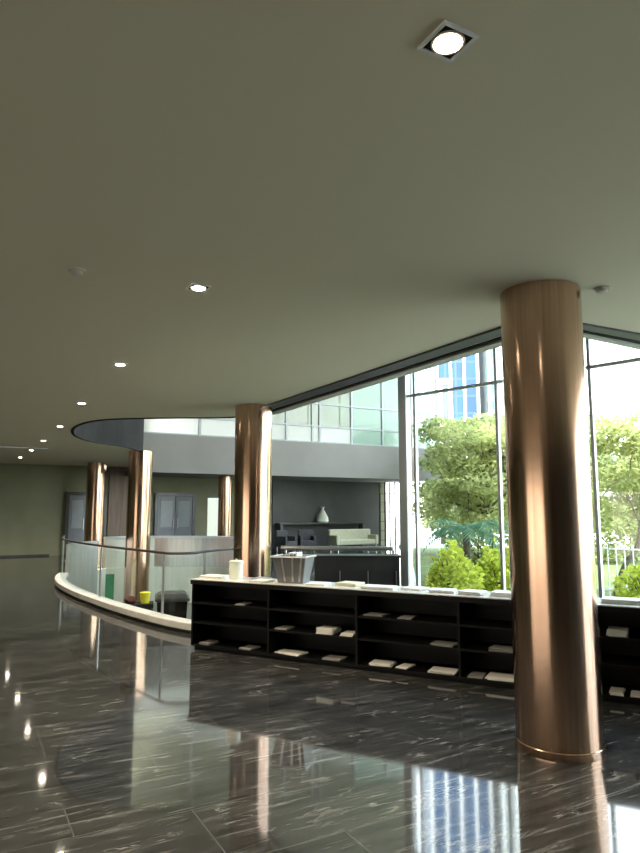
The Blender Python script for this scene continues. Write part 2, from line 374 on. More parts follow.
# doors on the far wall (double leaves with pale vision panels)
def door(name, r, w, label):
    t = thing(name, label, 'door', H(FARA-.06, r), HZ, kind='structure')
    bm = B(); box(bm, -w/2-.12, -w/2, -.08, .04, 0, 2.25); box(bm, w/2, w/2+.12, -.08, .04, 0, 2.25); box(bm, -w/2-.12, w/2+.12, -.08, .04, 2.13, 2.25); obj('door_frame', bm, 'dsteel', t)
    for s in (-1, 1):
        bm = B(); x0, x1 = sorted((s*.01, s*w/2)); box(bm, x0, x1, -.05, 0, .02, 2.12); lf = obj('leaf', bm, 'doorpaint', t)
        bm = B(); box(bm, x0+.1, x1-.1, -.065, -.05, .95, 1.95); obj('vision_panel', bm, 'doorlight', lf)
        bm = B(); tube(bm, [(s*.08, -.1, .9), (s*.08, -.1, 1.3)], .018); box(bm, s*.08-.01, s*.08+.01, -.1, -.05, .92, .95); box(bm, s*.08-.01, s*.08+.01, -.1, -.05, 1.25, 1.28); obj('pull_handle', bm, 'steel', lf)
door('door_1', 4.05, 1.15, 'grey double door in the far olive wall behind the farthest copper column')
door('door_2', 7.35, 1.35, 'grey double door under the balcony right of the brown cladding')

# upper balcony wing across the atrium, and its glazing
bm = B(); bar(bm, H(22.0, 4.9, 3.52), H(22.0, 18.0, 3.52), .2, 1.32); struct('wall_balcony', bm, 'concrete', 'grey balcony front spanning the far side of the atrium', 'wall')
bm = B(); bar(bm, H(23.55, 5.4, 2.96), H(23.55, 18.0, 2.96), 3.0, .2); struct('ceiling_balcony', bm, 'concrete', 'grey soffit under the upper balcony', 'ceiling')
w3 = thing('window_3', 'gridded glazing above the grey balcony front', 'window', H(22.05, 5.0, 4.18), HZ, kind='structure')
bm = B(); L3 = 13.0
xs = [0, 2.3, 4.0, 5.7, 7.15, 8.6, 10.1, 11.6, 13.0]
for x in xs: box(bm, x-.04, x+.04, -.06, .06, 0, 4.6)
box(bm, 6.78, 6.86, -.06, .06, 0, 4.6)
for z in (.02, .66, 1.55, 3.1, 4.56): box(bm, 0, L3, -.05, .05, z-.035, z+.035)
obj('frame', bm, 'gframe', w3)
for i in range(len(xs)-1):
    bm = B(); box(bm, xs[i], xs[i+1], -.008, .008, .05, .63); obj('pane', bm, 'wglass' if i < 5 else 'tglass', w3)
    bm = B(); box(bm, xs[i], xs[i+1], -.008, .008, .69, 4.5); obj('pane', bm, 'tglass' if i > 4 else 'glass', w3)
# upper-storey room behind the glazing
bm = B(); bar(bm, H(24.2, 4.9, 6.5), H(24.2, 18.0, 6.5), .2, 4.8); struct('wall_upper', bm, 'upper', 'pale upper-storey wall behind the gridded glazing', 'wall')
bm = B(); bar(bm, H(24.8, 5.5, 4.1), H(24.8, 18.2, 4.1), 5.4, .1); struct('floor_upper', bm, 'concrete', 'upper-storey floor behind the balcony front', 'floor')

# glass wall on the right
def facade(name, p, q, z1, xs, zs, pane, label, fm='frame', wide=()):
    p, q = Vector(p), Vector(q); d = q-p; L = d.length
    t = thing(name, label, 'window', (p.x, p.y, 0), math.atan2(d.y, d.x), kind='structure')
    bm = B()
    for x in xs:
        hw, dp = (.075, .06) if x in wide else (.02, .03)
        box(bm, x-hw, x+hw, -dp, dp, 0, z1)
    for z in zs: box(bm, 0, L, -.03, .03, z-.02, z+.02)
    obj('frame', bm, fm, t)
    bm = B(); box(bm, 0, L, -.006, .006, .03, z1-.02); obj('pane', bm, pane, t)
    return t
LF = (F1-F0).length
facade('window_1', F0, F1, 8.6, [.0, .22, 1.68, 3.02, LF-.03], (.05, 3.40, 5.2, 7.0, 8.57), 'glass', 'tall glass wall behind the low shelf counter', wide=(.0,))
L2 = (F2-F1).length
facade('window_2', F1+fdir*.01, F2, CEIL-.01, [.05+i*1.5 for i in range(9)], (.05, CEIL-.05), 'glass', 'glass wall continuing beyond the right edge')
L5 = (F3-F0).length
facade('window_5', F0+Vector((.01, .12)), F3, 8.6, [i*1.55 for i in range(1, 13)], (.05, 3.4, 5.2, 7.0, 8.57), 'glass', 'glass side wall of the atrium seen edge-on')
RO = [F1, corner] + [Vector((p.x, p.y)) for p in open_edge] + [H(22.1, 5.5), H(26, 5.0), H(26, 18.3), F3, F0]
RO = [Vector((p[0], p[1])) for p in RO]
struct('ceiling_atrium', prism(B(), RO, 8.8, 9.0), 'lip', 'pale roof high over the atrium', 'ceiling')

# ------------------------------------------------------------------ copper columns
def column(name, p, r, z0, z1, label):
    t = thing(name, label, 'column', (p[0], p[1], z0), 0, 'copper columns', kind='thing')
    h = z1-z0
    obj('shaft', lathe(B(), [(r, .0), (r, h*.25), (r, h*.5), (r, h*.75), (r, h-.001)], 64), 'copper', t, smooth=True)
    obj('base_ring', lathe(B(), [(r+.004, 0), (r+.006, .015), (r+.006, .05), (r+.001, .055)], 64), 'copper', t, smooth=True)
    return t
column('copper_column', (1.63, 4.66), .285, 0, CEIL, 'large copper-clad column nearest the viewer, in front of the shelf counter')
column('copper_column.001', (-1.03, 10.0), .285, 0, CEIL, 'copper-clad column rising behind the grey crate and the end of the counter')
column('copper_column.002', (-4.93, 17.85), .325, LOW, CEIL, 'copper-clad column rising from the sunken court behind the glass railing')
column('copper_column.003', (-7.62, 22.2), .31, 0, CEIL, 'farthest left copper-clad column beside the far grey double door')
column('copper_column.004', (-3.55, 24.4), .25, 0, 2.86, 'slim copper-clad column holding up the balcony, left of the counter column')

# ------------------------------------------------------------------ kerb and glass railing
kb = kerb[4:50]
kt = thing('kerb', 'pale stone kerb curving round the sunken court under the glass railing', 'kerb')
obj('kerb_stone', strip(B(), kb, .06, -.16, .045, .14), 'stone', kt, bevel=.012)
obj('plinth', strip(B(), kb, .02, -.12, 0, .045), 'track', kt)  # strip coloured dark to paint in the shadow gap beneath the kerb stone
rl = smooth_line([(-1.05, 10.75), (-1.45, 10.15), (-1.68, 9.62), (-1.78, 9.30), (-2.0, 9.22), (-2.20, 9.32), (-2.66, 9.86), (-3.12, 10.42), (-3.68, 11.13), (-4.53, 12.31), (-5.38, 13.80), (-5.95, 15.3)])
gr = thing('glass_railing', 'curved glass railing with thin steel handrail on the pale kerb', 'railing')
obj('handrail', tube(B(), [(p.x, p.y, 1.0) for p in rl], .02, 10), 'dsteel', gr, smooth=True)
seg = rl[8:]
k = 0
for i in range(0, len(seg)-1, 6):
    s = seg[i:i+7]
    if len(s) < 2: break
    obj('glass_panel', strip(B(), s, -.006, .006, .17, .95), 'railglass', gr, smooth=True)
for i in (12, 30, 48, len(rl)-1):
    if i < len(rl): obj('post', tube(B(), [(rl[i].x, rl[i].y, .165), (rl[i].x, rl[i].y, .98)], .018, 8), 'steel', gr, smooth=True)
# straight railing behind the counter
g2 = thing('straight_railing', 'straight glass railing with pale steel handrail behind the counter', 'railing')
obj('handrail', tube(B(), [(-.62, 10.62, 1.0), (.2, 10.42, 1.0), (1.14, 10.30, 1.0)], .035, 10), 'steel', g2, smooth=True)
obj('glass_panel', strip(B(), [(-.6, 10.62), (.2, 10.42), (1.12, 10.30)], -.006, .006, .06, .96), 'railglass', g2)
for p in ((-.62, 10.62), (.2, 10.42), (1.14, 10.30)): obj('post', tube(B(), [(p[0], p[1], 0), (p[0], p[1], .98)], .02, 8), 'dsteel', g2, smooth=True)
t = thing('low_cabinet', 'low black cabinet between the counter and the straight glass railing', 'cabinet', (.53, 9.55, 0), -.03)
obj('body', box(B(), -.60, .60, -.2, .2, .06, .93), 'charcoal', t); obj('plinth', box(B(), -.57, .57, -.17, .18, 0, .06), 'black', t); obj('top', box(B(), -.62, .62, -.22, .22, .93, .96), 'charcoal', t, bevel=.005)
for i in range(3):
    dr = obj('door', box(B(), -.59+i*.395, -.20+i*.395, -.218, -.2, .08, .92), 'charcoal', t); obj('handle', box(B(), -.25+i*.395, -.235+i*.395, -.24, -.218, .55, .75), 'steel', dr)
# parapets closing the court's far side
par = thing('court_parapet', 'pale parapet on the far side of the sunken court behind the copper column', 'parapet')
obj('parapet_wall', strip(B(), far_par[:11], .0, .15, LOW, .80), 'pale', par)
obj('end_panel', strip(B(), far_par[10:], .0, .15, LOW, .80), 'steel', par)
obj('coping', strip(B(), far_par, -.03, .18, .80, .86), 'frame', par)
ep = thing('steel_parapet', 'grey steel-panelled end of the sunken court at the curve of the railing', 'parapet')
endl = kerb[50:-2]
obj('panel', strip(B(), endl, -.04, -.10, LOW, .78), 'steel', ep)
obj('panel_rail', strip(B(), endl, -.02, .02, .36, .40), 'dsteel', ep)

# ------------------------------------------------------------------ things in the sunken court
def rnd_box(name, x0, x1, y0, y1, z0, z1, mat, parent, bev=.01): return obj(name, box(B(), x0, x1, y0, y1, z0, z1), mat, parent, bevel=bev)
t = thing('waste_bin', 'large black bin behind the glass railing beside the counter end', 'bin', (-2.42, 10.9, LOW), .25)
bm = B(); lathe(bm, [(.26, .04), (.34, 1.16), (.33, 1.16), (.25, .08)], 4); bmesh.ops.rotate(bm, verts=bm.verts, cent=(0,0,0), matrix=Matrix.Rotation(PI/4, 3, 'Z')); obj('body', bm, 'black', t, bevel=.02)
bm = B(); lathe(bm, [(.38, 1.14), (.395, 1.20), (.30, 1.26), (.05, 1.29)], 4); bmesh.ops.rotate(bm, verts=bm.verts, cent=(0,0,0), matrix=Matrix.Rotation(PI/4, 3, 'Z')); obj('lid', bm, 'dsteel', t, bevel=.02)
for s in (-1, 1):
    bm = B(); lathe(bm, [(.06, -.02), (.06, .02)], 16); bmesh.ops.rotate(bm, verts=bm.verts, cent=(0,0,0), matrix=Matrix.Rotation(PI/2, 3, 'Y')); bmesh.ops.translate(bm, verts=bm.verts, vec=(s*.17, .16, .06)); obj('wheel', bm, 'dsteel', t)
t = thing('service_cart', 'low black cart behind the glass railing beside the large black bin', 'cart', (-3.12, 11.35, LOW), .25)
rnd_box('tray', -.28, .28, -.2, .2, .96, 1.03, 'black', t); rnd_box('tray', -.28, .28, -.2, .2, .25, .30, 'black', t)
for sx in (-1, 1):
    for sy in (-1, 1):
        obj('leg', box(B(), sx*.26-.015, sx*.26+.015, sy*.18-.015, sy*.18+.015, .06, .97), 'dsteel', t)
        bm = B(); lathe(bm, [(.03, -.012), (.03, .012)], 12); bmesh.ops.rotate(bm, verts=bm.verts, cent=(0,0,0), matrix=Matrix.Rotation(PI/2, 3, 'Y')); bmesh.ops.translate(bm, verts=bm.verts, vec=(sx*.26, sy*.18, .03)); obj('caster', bm, 'dsteel', t)
rnd_box('side_panel', -.26, .26, -.19, .19, .3, .96, 'black', t)
t = thing('yellow_tub', 'bright yellow tub on the low black cart', 'tub', (-2.98, 11.35, LOW+1.03), .25)
bm = B(); lathe(bm, [(.065, 0), (.085, .15), (.09, .165), (.08, .165), (.06, .02)], 24); obj('body', bm, 'yellow', t, smooth=True)
obj('lid', lathe(B(), [(.09, .165), (.09, .18), (.02, .19)], 24), 'yellow', t, smooth=True)
t = thing('cloth_bundle', 'dark red bundle next to the yellow tub on the cart', 'cloth', (-3.22, 11.33, LOW+1.03), .25)
bm = B(); bmesh.ops.create_icosphere(bm, subdivisions=3, radius=.1)
for v in bm.verts: v.co *= 1+.25*noise.noise(v.co*14); v.co.z = max(v.co.z*.75, -.05)+.05
obj('bundle', bm, 'darkred', t, smooth=True)
t = thing('green_stand', 'narrow dark green upright panel on a stand behind the glass railing', 'stand', (-4.35, 13.75, LOW), .3)
rnd_box('panel', -.085, .085, -.02, .02, .06, 1.28, 'green', t, .005); rnd_box('foot', -.12, .12, -.12, .12, 0, .06, 'dsteel', t, .01)

# ------------------------------------------------------------------ far hall furniture
t = thing('monitor_stand', 'small black monitor on a thin-legged stand by the far olive wall', 'monitor', H(23.6, .55), HZ)
rnd_box('screen', -.23, .23, -.02, .02, .78, 1.06, 'black', t, .006); obj('pole', tube(B(), [(0, .02, .2), (0, .02, .9)], .018), 'dsteel', t, smooth=True)
for kx in range(3):
    an = kx*2*PI/3+PI/2; obj('leg', tube(B(), [(0, .02, .28), (.24*math.cos(an), .02+.24*math.sin(an), .012)], .012), 'dsteel', t, smooth=True)
def low_chair(name, p, rz, label, mat='chair', w=.62, group=None):
    t = thing(name, label, 'chair', p, rz, group)
    rnd_box('seat', -w/2+.07, w/2-.07, -.28, .26, .22, .42, mat, t, .04); rnd_box('backrest', -w/2, w/2, .2, .34, .2, .82, mat, t, .05)
    for s in (-1, 1): rnd_box('armrest', min(s*w/2, s*(w/2-.1)), max(s*w/2, s*(w/2-.1)), -.28, .26, .2, .6, mat, t, .03)
    for sx in (-1, 1):
        for sy in (-1, 1): obj('leg', tube(B(), [(sx*(w/2-.06), sy*.24, 0), (sx*(w/2-.06), sy*.24, .21)], .018, 8), 'chrome', t, smooth=True)
    return t
low_chair('armchair', H(22.9, 11.15), HZ+.35, 'dark armchair under the balcony, the one beside the counter column')
low_chair('armchair.001', H(22.9, 12.05), HZ-.3, 'dark armchair under the balcony, the one beside the beige sofa')
t = thing('sofa', 'low beige sofa under the balcony before the charcoal wall', 'sofa', H(22.9, 14.2), HZ)
rnd_box('seat', -.86, .86, -.35, .3, .2, .42, 'sofa', t, .05); rnd_box('backrest', -1.0, 1.0, .22, .42, .2, .82, 'sofa', t, .06)
for s in (-1, 1): rnd_box('armrest', min(s*.84, s*1.0), max(s*.84, s*1.0), -.36, .3, .2, .6, 'sofa', t, .05)
for sx in (-1, 1):
    for sy in (-1, 1): obj('leg', tube(B(), [(sx*.9, sy*.3, 0), (sx*.9, sy*.3, .21)], .02, 8), 'chrome', t, smooth=True)
t = thing('console_table', 'long dark console table against the charcoal wall', 'table', H(24.65, 13.6), HZ)
rnd_box('tabletop', -2.0, 2.2, -.2, .2, 1.0, 1.07, 'dsteel', t, .01); 
for sx in (-1.9, 2.1): rnd_box('side_panel', sx-.05, sx+.05, -.19, .19, 0, 1.0, 'dsteel', t, .005)
t = thing('white_ornament', 'white tapered ornament standing on the long dark console table', 'ornament', H(24.62, 13.72, 1.07), HZ)
obj('body', lathe(B(), [(.22, 0), (.26, .05), (.24, .2), (.16, .36), (.10, .48), (.09, .5)], 24), 'ceramic', t, smooth=True)
obj('neck', lathe(B(), [(.07, .49), (.05, .58), (.09, .66), (.02, .67)], 24), 'ceramic', t, smooth=True)
t = thing('display_rack', 'tall black display rack with teal glass shelves under the balcony', 'rack', H(23.4, 16.25), HZ)
for sx in (-.26, .26):
    for sy in (-.2, .2): obj('post', box(B(), sx-.025, sx+.025, sy-.025, sy+.025, 0, 2.8), 'dsteel', t)
for i in range(7): obj('shelf', box(B(), -.27, .27, -.21, .21, .3+i*.4, .33+i*.4), 'tglass' if i < 4 else 'steel', t)
t = thing('white_post', 'white square post beside the tall black display rack', 'post', H(23.3, 17.05), HZ)
rnd_box('shaft', -.14, .14, -.14, .14, .1, 2.84, 'frame', t, .01); rnd_box('base', -.18, .18, -.18, .18, 0, .1, 'lip', t, .01)
t = thing('pale_banner', 'pale free-standing banner beside the slim copper column', 'banner', H(22.6, 8.05), HZ)
rnd_box('panel', -.2, .2, -.012, .012, .08, 2.0, 'pale', t, .004); rnd_box('foot', -.22, .22, -.14, .14, 0, .08, 'dsteel', t, .01); rnd_box('top_bar', -.21, .21, -.02, .02, 2.0, 2.03, 'steel', t, .004)

# ------------------------------------------------------------------ shelf counter
cdir = Vector((.8803, -.4744)); cang = math.atan2(cdir.y, cdir.x)
C0 = Vector((-1.50, 7.80)); NB = 6; BW = 1.06; CD = .44; CH = .80
ct = thing('shelf_counter', 'long low black shelf counter with open compartments of leaflets', 'counter', (C0.x, C0.y, 0), cang)
LC = NB*BW
obj('plinth', box(B(), .03, LC-.03, .04, CD-.02, 0, .045), 'black', ct)
obj('worktop', box(B(), -.02, LC+.02, -.02, CD+.02, CH-.012, CH), 'blacktop', ct, bevel=.004)
obj('top_edge', box(B(), -.015, LC+.015, -.015, CD+.015, CH-.06, CH-.012), 'black', ct)
obj('back_panel', box(B(), 0, LC, CD-.02, CD, .045, CH-.06), 'black', ct)
for i in range(NB+1): obj('divider', box(B(), min(max(i*BW-.0125, 0), LC-.025), min(max(i*BW+.0125, .025), LC), 0, CD-.02, .045, CH-.06), 'black', ct)
SH = (.06, .315, .535)
for z in SH: obj('shelf', box(B(), .01, LC-.01, .005, CD-.02, z-.02, z), 'black', ct)
def C(s, q, z): 
    p = C0 + cdir*s + Vector((-cdir.y, cdir.x))*q; return (p.x, p.y, z)
def leaflet(name, s, q, z, w, d, n, rz, mat, label, group=None, th=.006):
    t = thing(name, label, 'leaflets' if n > 1 else 'leaflet', C(s, q, z+.001), cang+rz, group)
    for i in range(n):
        jx, jy, jr = random.uniform(-.008, .008), random.uniform(-.008, .008), random.uniform(-.06, .06)
        bm = B(); box(bm, -w/2+jx, w/2+jx, -d/2+jy, d/2+jy, i*th, i*th+th*.92, rot=Matrix.Rotation(jr, 4, 'Z'))
        obj('sheet', bm, mat, t)
    return t
def s_at(px, z=None):                   # distance along the counter front of a picture column
    k = (px-320)/650.0; return (k*C0.y - C0.x)/(cdir.x - k*cdir.y)
top = [(205, .24, .30, 5, .1, 'paper', 'at the end by the pale canister'), (258, .12, .20, 4, -.1, 'paper', 'just left of the grey crate'), (246, .35, .16, 3, .0, 'gpaper', 'behind the stack left of the grey crate'),
       (312, .14, .22, 4, .15, 'paper', 'just right of the grey crate'), (338, .28, .24, 6, -.1, 'cream', 'cream-coloured, second right of the grey crate'), (372, .16, .34, 5, .1, 'paper', 'wide, beside the cream-coloured stack'),
       (404, .26, .22, 4, -.15, 'paper', 'below the right end of the low black cabinet'), (434, .2, .24, 5, .12, 'paper', 'in front of the lime shrub'), (464, .18, .22, 6, -.1, 'paper', 'second from the nearest column'), (499, .2, .28, 7, .05, 'paper', 'right against the left side of the nearest column'), (618, .2, .40, 7, .0, 'paper', 'to the right of the nearest column')]
for i, (px, q, w, n, rz, m_, wh) in enumerate(top):
    leaflet('leaflet_stack', s_at(px), q, CH, w, .21, n, rz, m_, ('grey' if m_ == 'gpaper' else 'cream' if m_ == 'cream' else 'white')+' leaflet stack on the counter top, '+wh.replace('cream-coloured, ', ''), 'leaflet stacks on the counter top', .005)
low = [ # px, shelf, width, sheets, material, rz
 (240, 2, .14, 3, 'gpaper', .1), (370, 2, .24, 4, 'gpaper', 0), (401, 2, .16, 3, 'gpaper', .1), (607, 2, .18, 12, 'paper', 0),
 (272, 1, .18, 3, 'gpaper', .1), (323, 1, .22, 12, 'paper', .0), (346, 1, .16, 7, 'paper', .1), (452, 1, .26, 4, 'gpaper', -.1), (497, 1, .32, 6, 'gpaper', .0),
 (206, 0, .16, 5, 'gpaper', .05), (246, 0, .18, 3, 'gpaper', -.1), (286, 0, .36, 4, 'paper', -.12), (330, 0, .24, 3, 'gpaper', .1), (376, 0, .26, 5, 'paper', .05), (398, 0, .14, 4, 'paper', -.2), (436, 0, .30, 5, 'paper', .1), (461, 0, .16, 3, 'gpaper', .2), (495, 0, .36, 6, 'paper', .0), (604, 0, .12, 5, 'paper', 0), (633, 0, .28, 4, 'paper', 0)]
lev = ('bottom shelf', 'middle shelf', 'upper shelf')
order = {0: ['first from the counter end', 'second from the counter end', 'long and slanting, third from the counter end', 'fourth from the counter end', 'fifth from the counter end', 'sixth from the counter end', 'third left of the nearest column', 'second left of the nearest column', 'nearest column on its right', 'just right of the nearest column', 'by the right picture edge'],
         1: ['left of the thick white pile', 'thick white pile', 'beside the thick white pile', 'second left of the nearest column', 'next to the left side of the nearest column'],
         2: ['the only one near the counter end', 'second from the counter end', 'third from the counter end', 'thick, right of the nearest column']}
order[0] = ['first from the counter end', 'second from the counter end', 'long and slanted, third from the counter end', 'fourth from the counter end', 'fifth from the counter end', 'sixth from the counter end', 'third left of the nearest column', 'second left of the nearest column', 'next to the nearest column on its left', 'just right of the nearest column', 'at the right picture edge']
cnt = [0, 0, 0]
for px, lv, w, n, m_, rz in low:
    wh = order[lv][cnt[lv]]; cnt[lv] += 1
    w *= .86; rz *= .6; sp = s_at(px); b0 = int(sp/BW)*BW; sp = min(max(sp, b0+w/2+.06), b0+BW-w/2-.06); n = max(2, int(n*.7))
    leaflet('shelf_leaflets', sp, .125, SH[lv], w, .20, n, rz, m_, ('grey' if m_ == 'gpaper' else 'white')+' leaflets on the counter '+lev[lv]+', '+wh, 'leaflets in the counter shelves', .007)

t = thing('grey_crate', 'grey tapered open crate standing on the counter top', 'crate', C(s_at(284), .22, CH), cang+.15)
def taper(bm, w0, d0, w1, d1, z0, z1, th=.012):
    def ring(w, d, z): return [bm.verts.new((x*w/2, y*d/2, z)) for x, y in ((-1,-1),(1,-1),(1,1),(-1,1))]
    a, b, c, d = ring(w0, d0, z0), ring(w1, d1, z1), ring(w1-2*th, d1-2*th, z1), ring(w0-2*th, d0-2*th, z0+th)
    for p, q in ((a, b), (b, c), (c, d)):
        for i in range(4): bm.faces.new((p[i], p[(i+1) % 4], q[(i+1) % 4], q[i]))
    bm.faces.new(a[::-1]); bm.faces.new(d); return bm
obj('body', taper(B(), .30, .20, .40, .30, 0, .29), 'greyplastic', t, bevel=.006)
bm = B()
for s in (-1, 1): box(bm, -.215, .215, s*.15-.014, s*.15+.014, .278, .298); box(bm, s*.2-.014, s*.2+.014, -.16, .16, .278, .298)
obj('rim', bm, 'steel', t, bevel=.004)
for sx in (-.07, .04, .13): obj('rib', bar(B(), (sx*.85, -.104, .02), (sx*1.15, -.149, .275), .02, .012), 'steel', t)
bm = B()
for i in range(5): box(bm, -.15+i*.012, -.142+i*.012, -.09, .09, .015, .31)
sh_ = thing('booklet_bundle', 'grey booklets standing upright inside the grey crate', 'booklets', C(s_at(284), .22, CH), cang+.15)
for i in range(5): obj('booklet', box(B(), -.03+i*.022, -.016+i*.022, -.085, .085, .016, .33-.01*(i % 2)), 'gpaper' if i % 2 else 'paper', sh_)
t = thing('pale_canister', 'pale cylindrical canister on the counter top in front of a copper column', 'canister', C(s_at(232)-.09, .24, CH), 0)
obj('body', lathe(B(), [(.072, 0), (.08, .01), (.08, .17), (.075, .18)], 32), 'ceramic', t, smooth=True)
obj('lid', lathe(B(), [(.083, .18), (.083, .20), (.07, .212), (.015, .214), (.015, .23)], 32), 'ceramic', t, smooth=True)

# ------------------------------------------------------------------ recessed downlights (one row) and ceiling devices
def downlight(name, p, label):
    t = thing(name, label, 'ceiling light', (p[0], p[1], CEIL), HZ, 'recessed downlights')
    bm = B(); s0, s1 = .074, .062
    for s in (-1, 1): box(bm, -s0, s0, min(s*s0, s*s1), max(s*s0, s*s1), -.008, 0); box(bm, min(s*s0, s*s1), max(s*s0, s*s1), -s1, s1, -.008, 0)
    obj('trim_frame', bm, 'frame', t)
    obj('recess_plate', box(B(), -.062, .062, -.062, .062, -.003, 0), 'fascia', t)
    obj('reflector', lathe(B(), [(.058, -.004), (.058, -.010), (.05, -.010), (.048, -.006)], 32), 'warmtrim', t, smooth=True)
    bm = B(); lathe(bm, [(.047, -.006), (.042, -.012), (.025, -.015), (.004, -.016)], 32); obj('lamp', bm, 'lampglow', t, smooth=True)
    return t
dl = ['large recessed downlight nearest the viewer, overhead', 'second recessed downlight of the row, counted from the nearest', 'third recessed downlight of the row, counted from the nearest', 'fourth recessed downlight of the row, counted from the nearest', 'fifth recessed downlight of the row, counted from the nearest', 'sixth recessed downlight of the row, counted from the nearest', 'seventh recessed downlight of the row, next to the farthest', 'farthest recessed downlight, last of the row']
d0 = None
LP = [(.44, 2.05), (-.88, 4.54), (-2.21, 7.04), (-3.59, 9.67), (-5.0, 12.4), (-6.42, 15.0), (-7.75, 17.4), (-9.15, 19.8)]
for i in range(8):
    p = Vector((*LP[i], 0))
    if i == 0: d0 = downlight('recessed_downlight', p, dl[0])
    else: dup(d0, (p.x, p.y, CEIL), HZ, dl[i])
def spot(p, e, ang=120, col=(1, .82, .58)):
    l = bpy.data.lights.new('downlight_beam', 'SPOT'); l.energy = e; l.color = col; l.spot_size = math.radians(ang); l.spot_blend = .7; l.shadow_soft_size = .05
    o = bpy.data.objects.new('downlight_beam', l); COL.objects.link(o); o.location = (p[0], p[1], CEIL-.05); return o
for i in range(8): spot(LP[i], 100)
def detector(name, p, label):
    t = thing(name, label, 'smoke detector', (p[0], p[1], CEIL), 0)
    obj('base', lathe(B(), [(.055, 0), (.055, -.012), (.045, -.014)], 24), 'lip', t, smooth=True)
    obj('sensor', lathe(B(), [(.04, -.012), (.038, -.03), (.02, -.038), (.003, -.039)], 24), 'lip', t, smooth=True)
detector('smoke_detector', (-1.63, 4.19), 'small grey smoke detector on the ceiling, left of the downlight row')
detector('smoke_detector.001', (2.05, 4.56), 'small grey smoke detector on the ceiling, right of the nearest column')

# ------------------------------------------------------------------ outdoors
gp = [F2+Vector((1, -1)), F2+Vector((60, -40)), Vector((160, 60)), Vector((160, 260)), Vector((-40, 260)), F3, F0, F1]
struct('ground', prism(B(), [(p[0], p[1]) for p in gp], -.25, -.12), 'paving', 'pale paved ground outside the glass wall', 'ground')
def leaves(n, fn, size, rng):
    V, Fc = [], []
    for _ in range(n):
        c = fn(); 
        if c is None: continue
        a = Vector((rng.gauss(0,1), rng.gauss(0,1), rng.gauss(0,.7))).normalized(); b = a.cross(Vector((rng.gauss(0,1), rng.gauss(0,1), rng.gauss(0,1)))).normalized()
        s = size*rng.uniform(.6, 1.3); i = len(V)
        V += [c-a*s, c+b*s*.45-a*s*.1, c+a*s, c-b*s*.45-a*s*.1]; Fc.append((i, i+1, i+2, i+3))
    return (V, [], Fc)
def tree(p, label, seed, trunk, clumps, mat, n, size, r0):
    rng = random.Random(seed)
    t = thing('tree', label, 'tree', (p[0], p[1], -.12), 0, 'trees outside the glass wall')
    bm = B(); N = len(trunk); tube(bm, trunk, [r0*(1-.7*i/(N-1)) for i in range(N)], 10)
    obj('trunk', bm, 'bark', t, smooth=True)
    for c in clumps:
        base = Vector(trunk[rng.randrange(N//2, N)]); q = Vector(c[:3]); mid = base.lerp(q, .5)+Vector((rng.uniform(-.2,.2), rng.uniform(-.2,.2), .25))
        obj('branch', tube(B(), smooth_line([base, mid, q], 4), [r0*.3*(1-.085*i) for i in range(9)], 6), 'bark', t, smooth=True)
    def fn():
        c = rng.choice(clumps)
        while True:
            d = Vector((rng.uniform(-1,1), rng.uniform(-1,1), rng.uniform(-1,1)))
            if .35 < d.length < 1: break
        return Vector(c[:3]) + Vector((d.x*c[3], d.y*c[3], d.z*c[4]))
    obj('crown', leaves(n, fn, size, rng), mat, t)
    return t
def clumps(rng, n, rx, ry, z0, z1, r, cx=0, cy=0):
    out = []
    for _ in range(n):
        a = rng.uniform(0, 2*PI); k = math.sqrt(rng.random()); out.append((cx+rx*k*math.cos(a), cy+ry*k*math.sin(a), rng.uniform(z0, z1), r*rng.uniform(.7, 1.2), r*rng.uniform(.35, .6)))
    return out
R1 = random.Random(3)
tree((4.4, 17.2), 'spreading tree outside, seen between the white mullion and the nearest column', 11, [(0,0,0), (.1,.0,.8), (-.1,.1,1.6), (.1,.1,2.3), (0,.0,3.0)], clumps(R1, 40, 1.6, 1.2, 1.3, 4.0, .62, -.1), 'leaf', 15000, .07, .12)
tree((6.7, 13.4), 'tree with a curving dark trunk outside, right of the nearest column', 12, smooth_line([(-.75,0,0), (-.55,0,.55), (-.25,0,1.0), (-.12,0,1.6), (0,.0,2.2), (.1,0,2.8)], 3), clumps(R1, 28, 1.6, 1.1, 1.6, 3.5, .6, .1), 'leaf', 9000, .075, .075)
tree((7.6, 25.0), 'olive-green tree farther back, behind the spreading tree', 13, [(0,0,0), (.1,0,1.5), (0,0,3)], clumps(R1, 36, 3.6, 2.0, .9, 5.4, 1.1), 'leaf3', 11000, .13, .16)
tree((14.6, 27.0), 'olive-green tree farther back, behind the curving dark trunk', 14, [(0,0,0), (.1,0,1.5), (0,0,3)], clumps(R1, 36, 3.2, 2.0, .9, 5.4, 1.1), 'leaf3', 11000, .14, .16)
tree((6.3, 33.8), 'bushy olive-green tree outside, right beside the white double mullion', 15, [(0,0,0), (0,0,1), (0,0,2)], clumps(R1, 24, .9, 1.0, .9, 4.8, .7), 'leaf3', 5000, .11, .12)
bm = B(); prism(bm, [(1.8, 11.3), (5.6, 9.2), (12, 6.5), (24, 14), (22, 30), (4.0, 30)], -.125, -.11); struct('ground_lawn', bm, 'lawn', 'green planted ground under the garden trees', 'lawn')
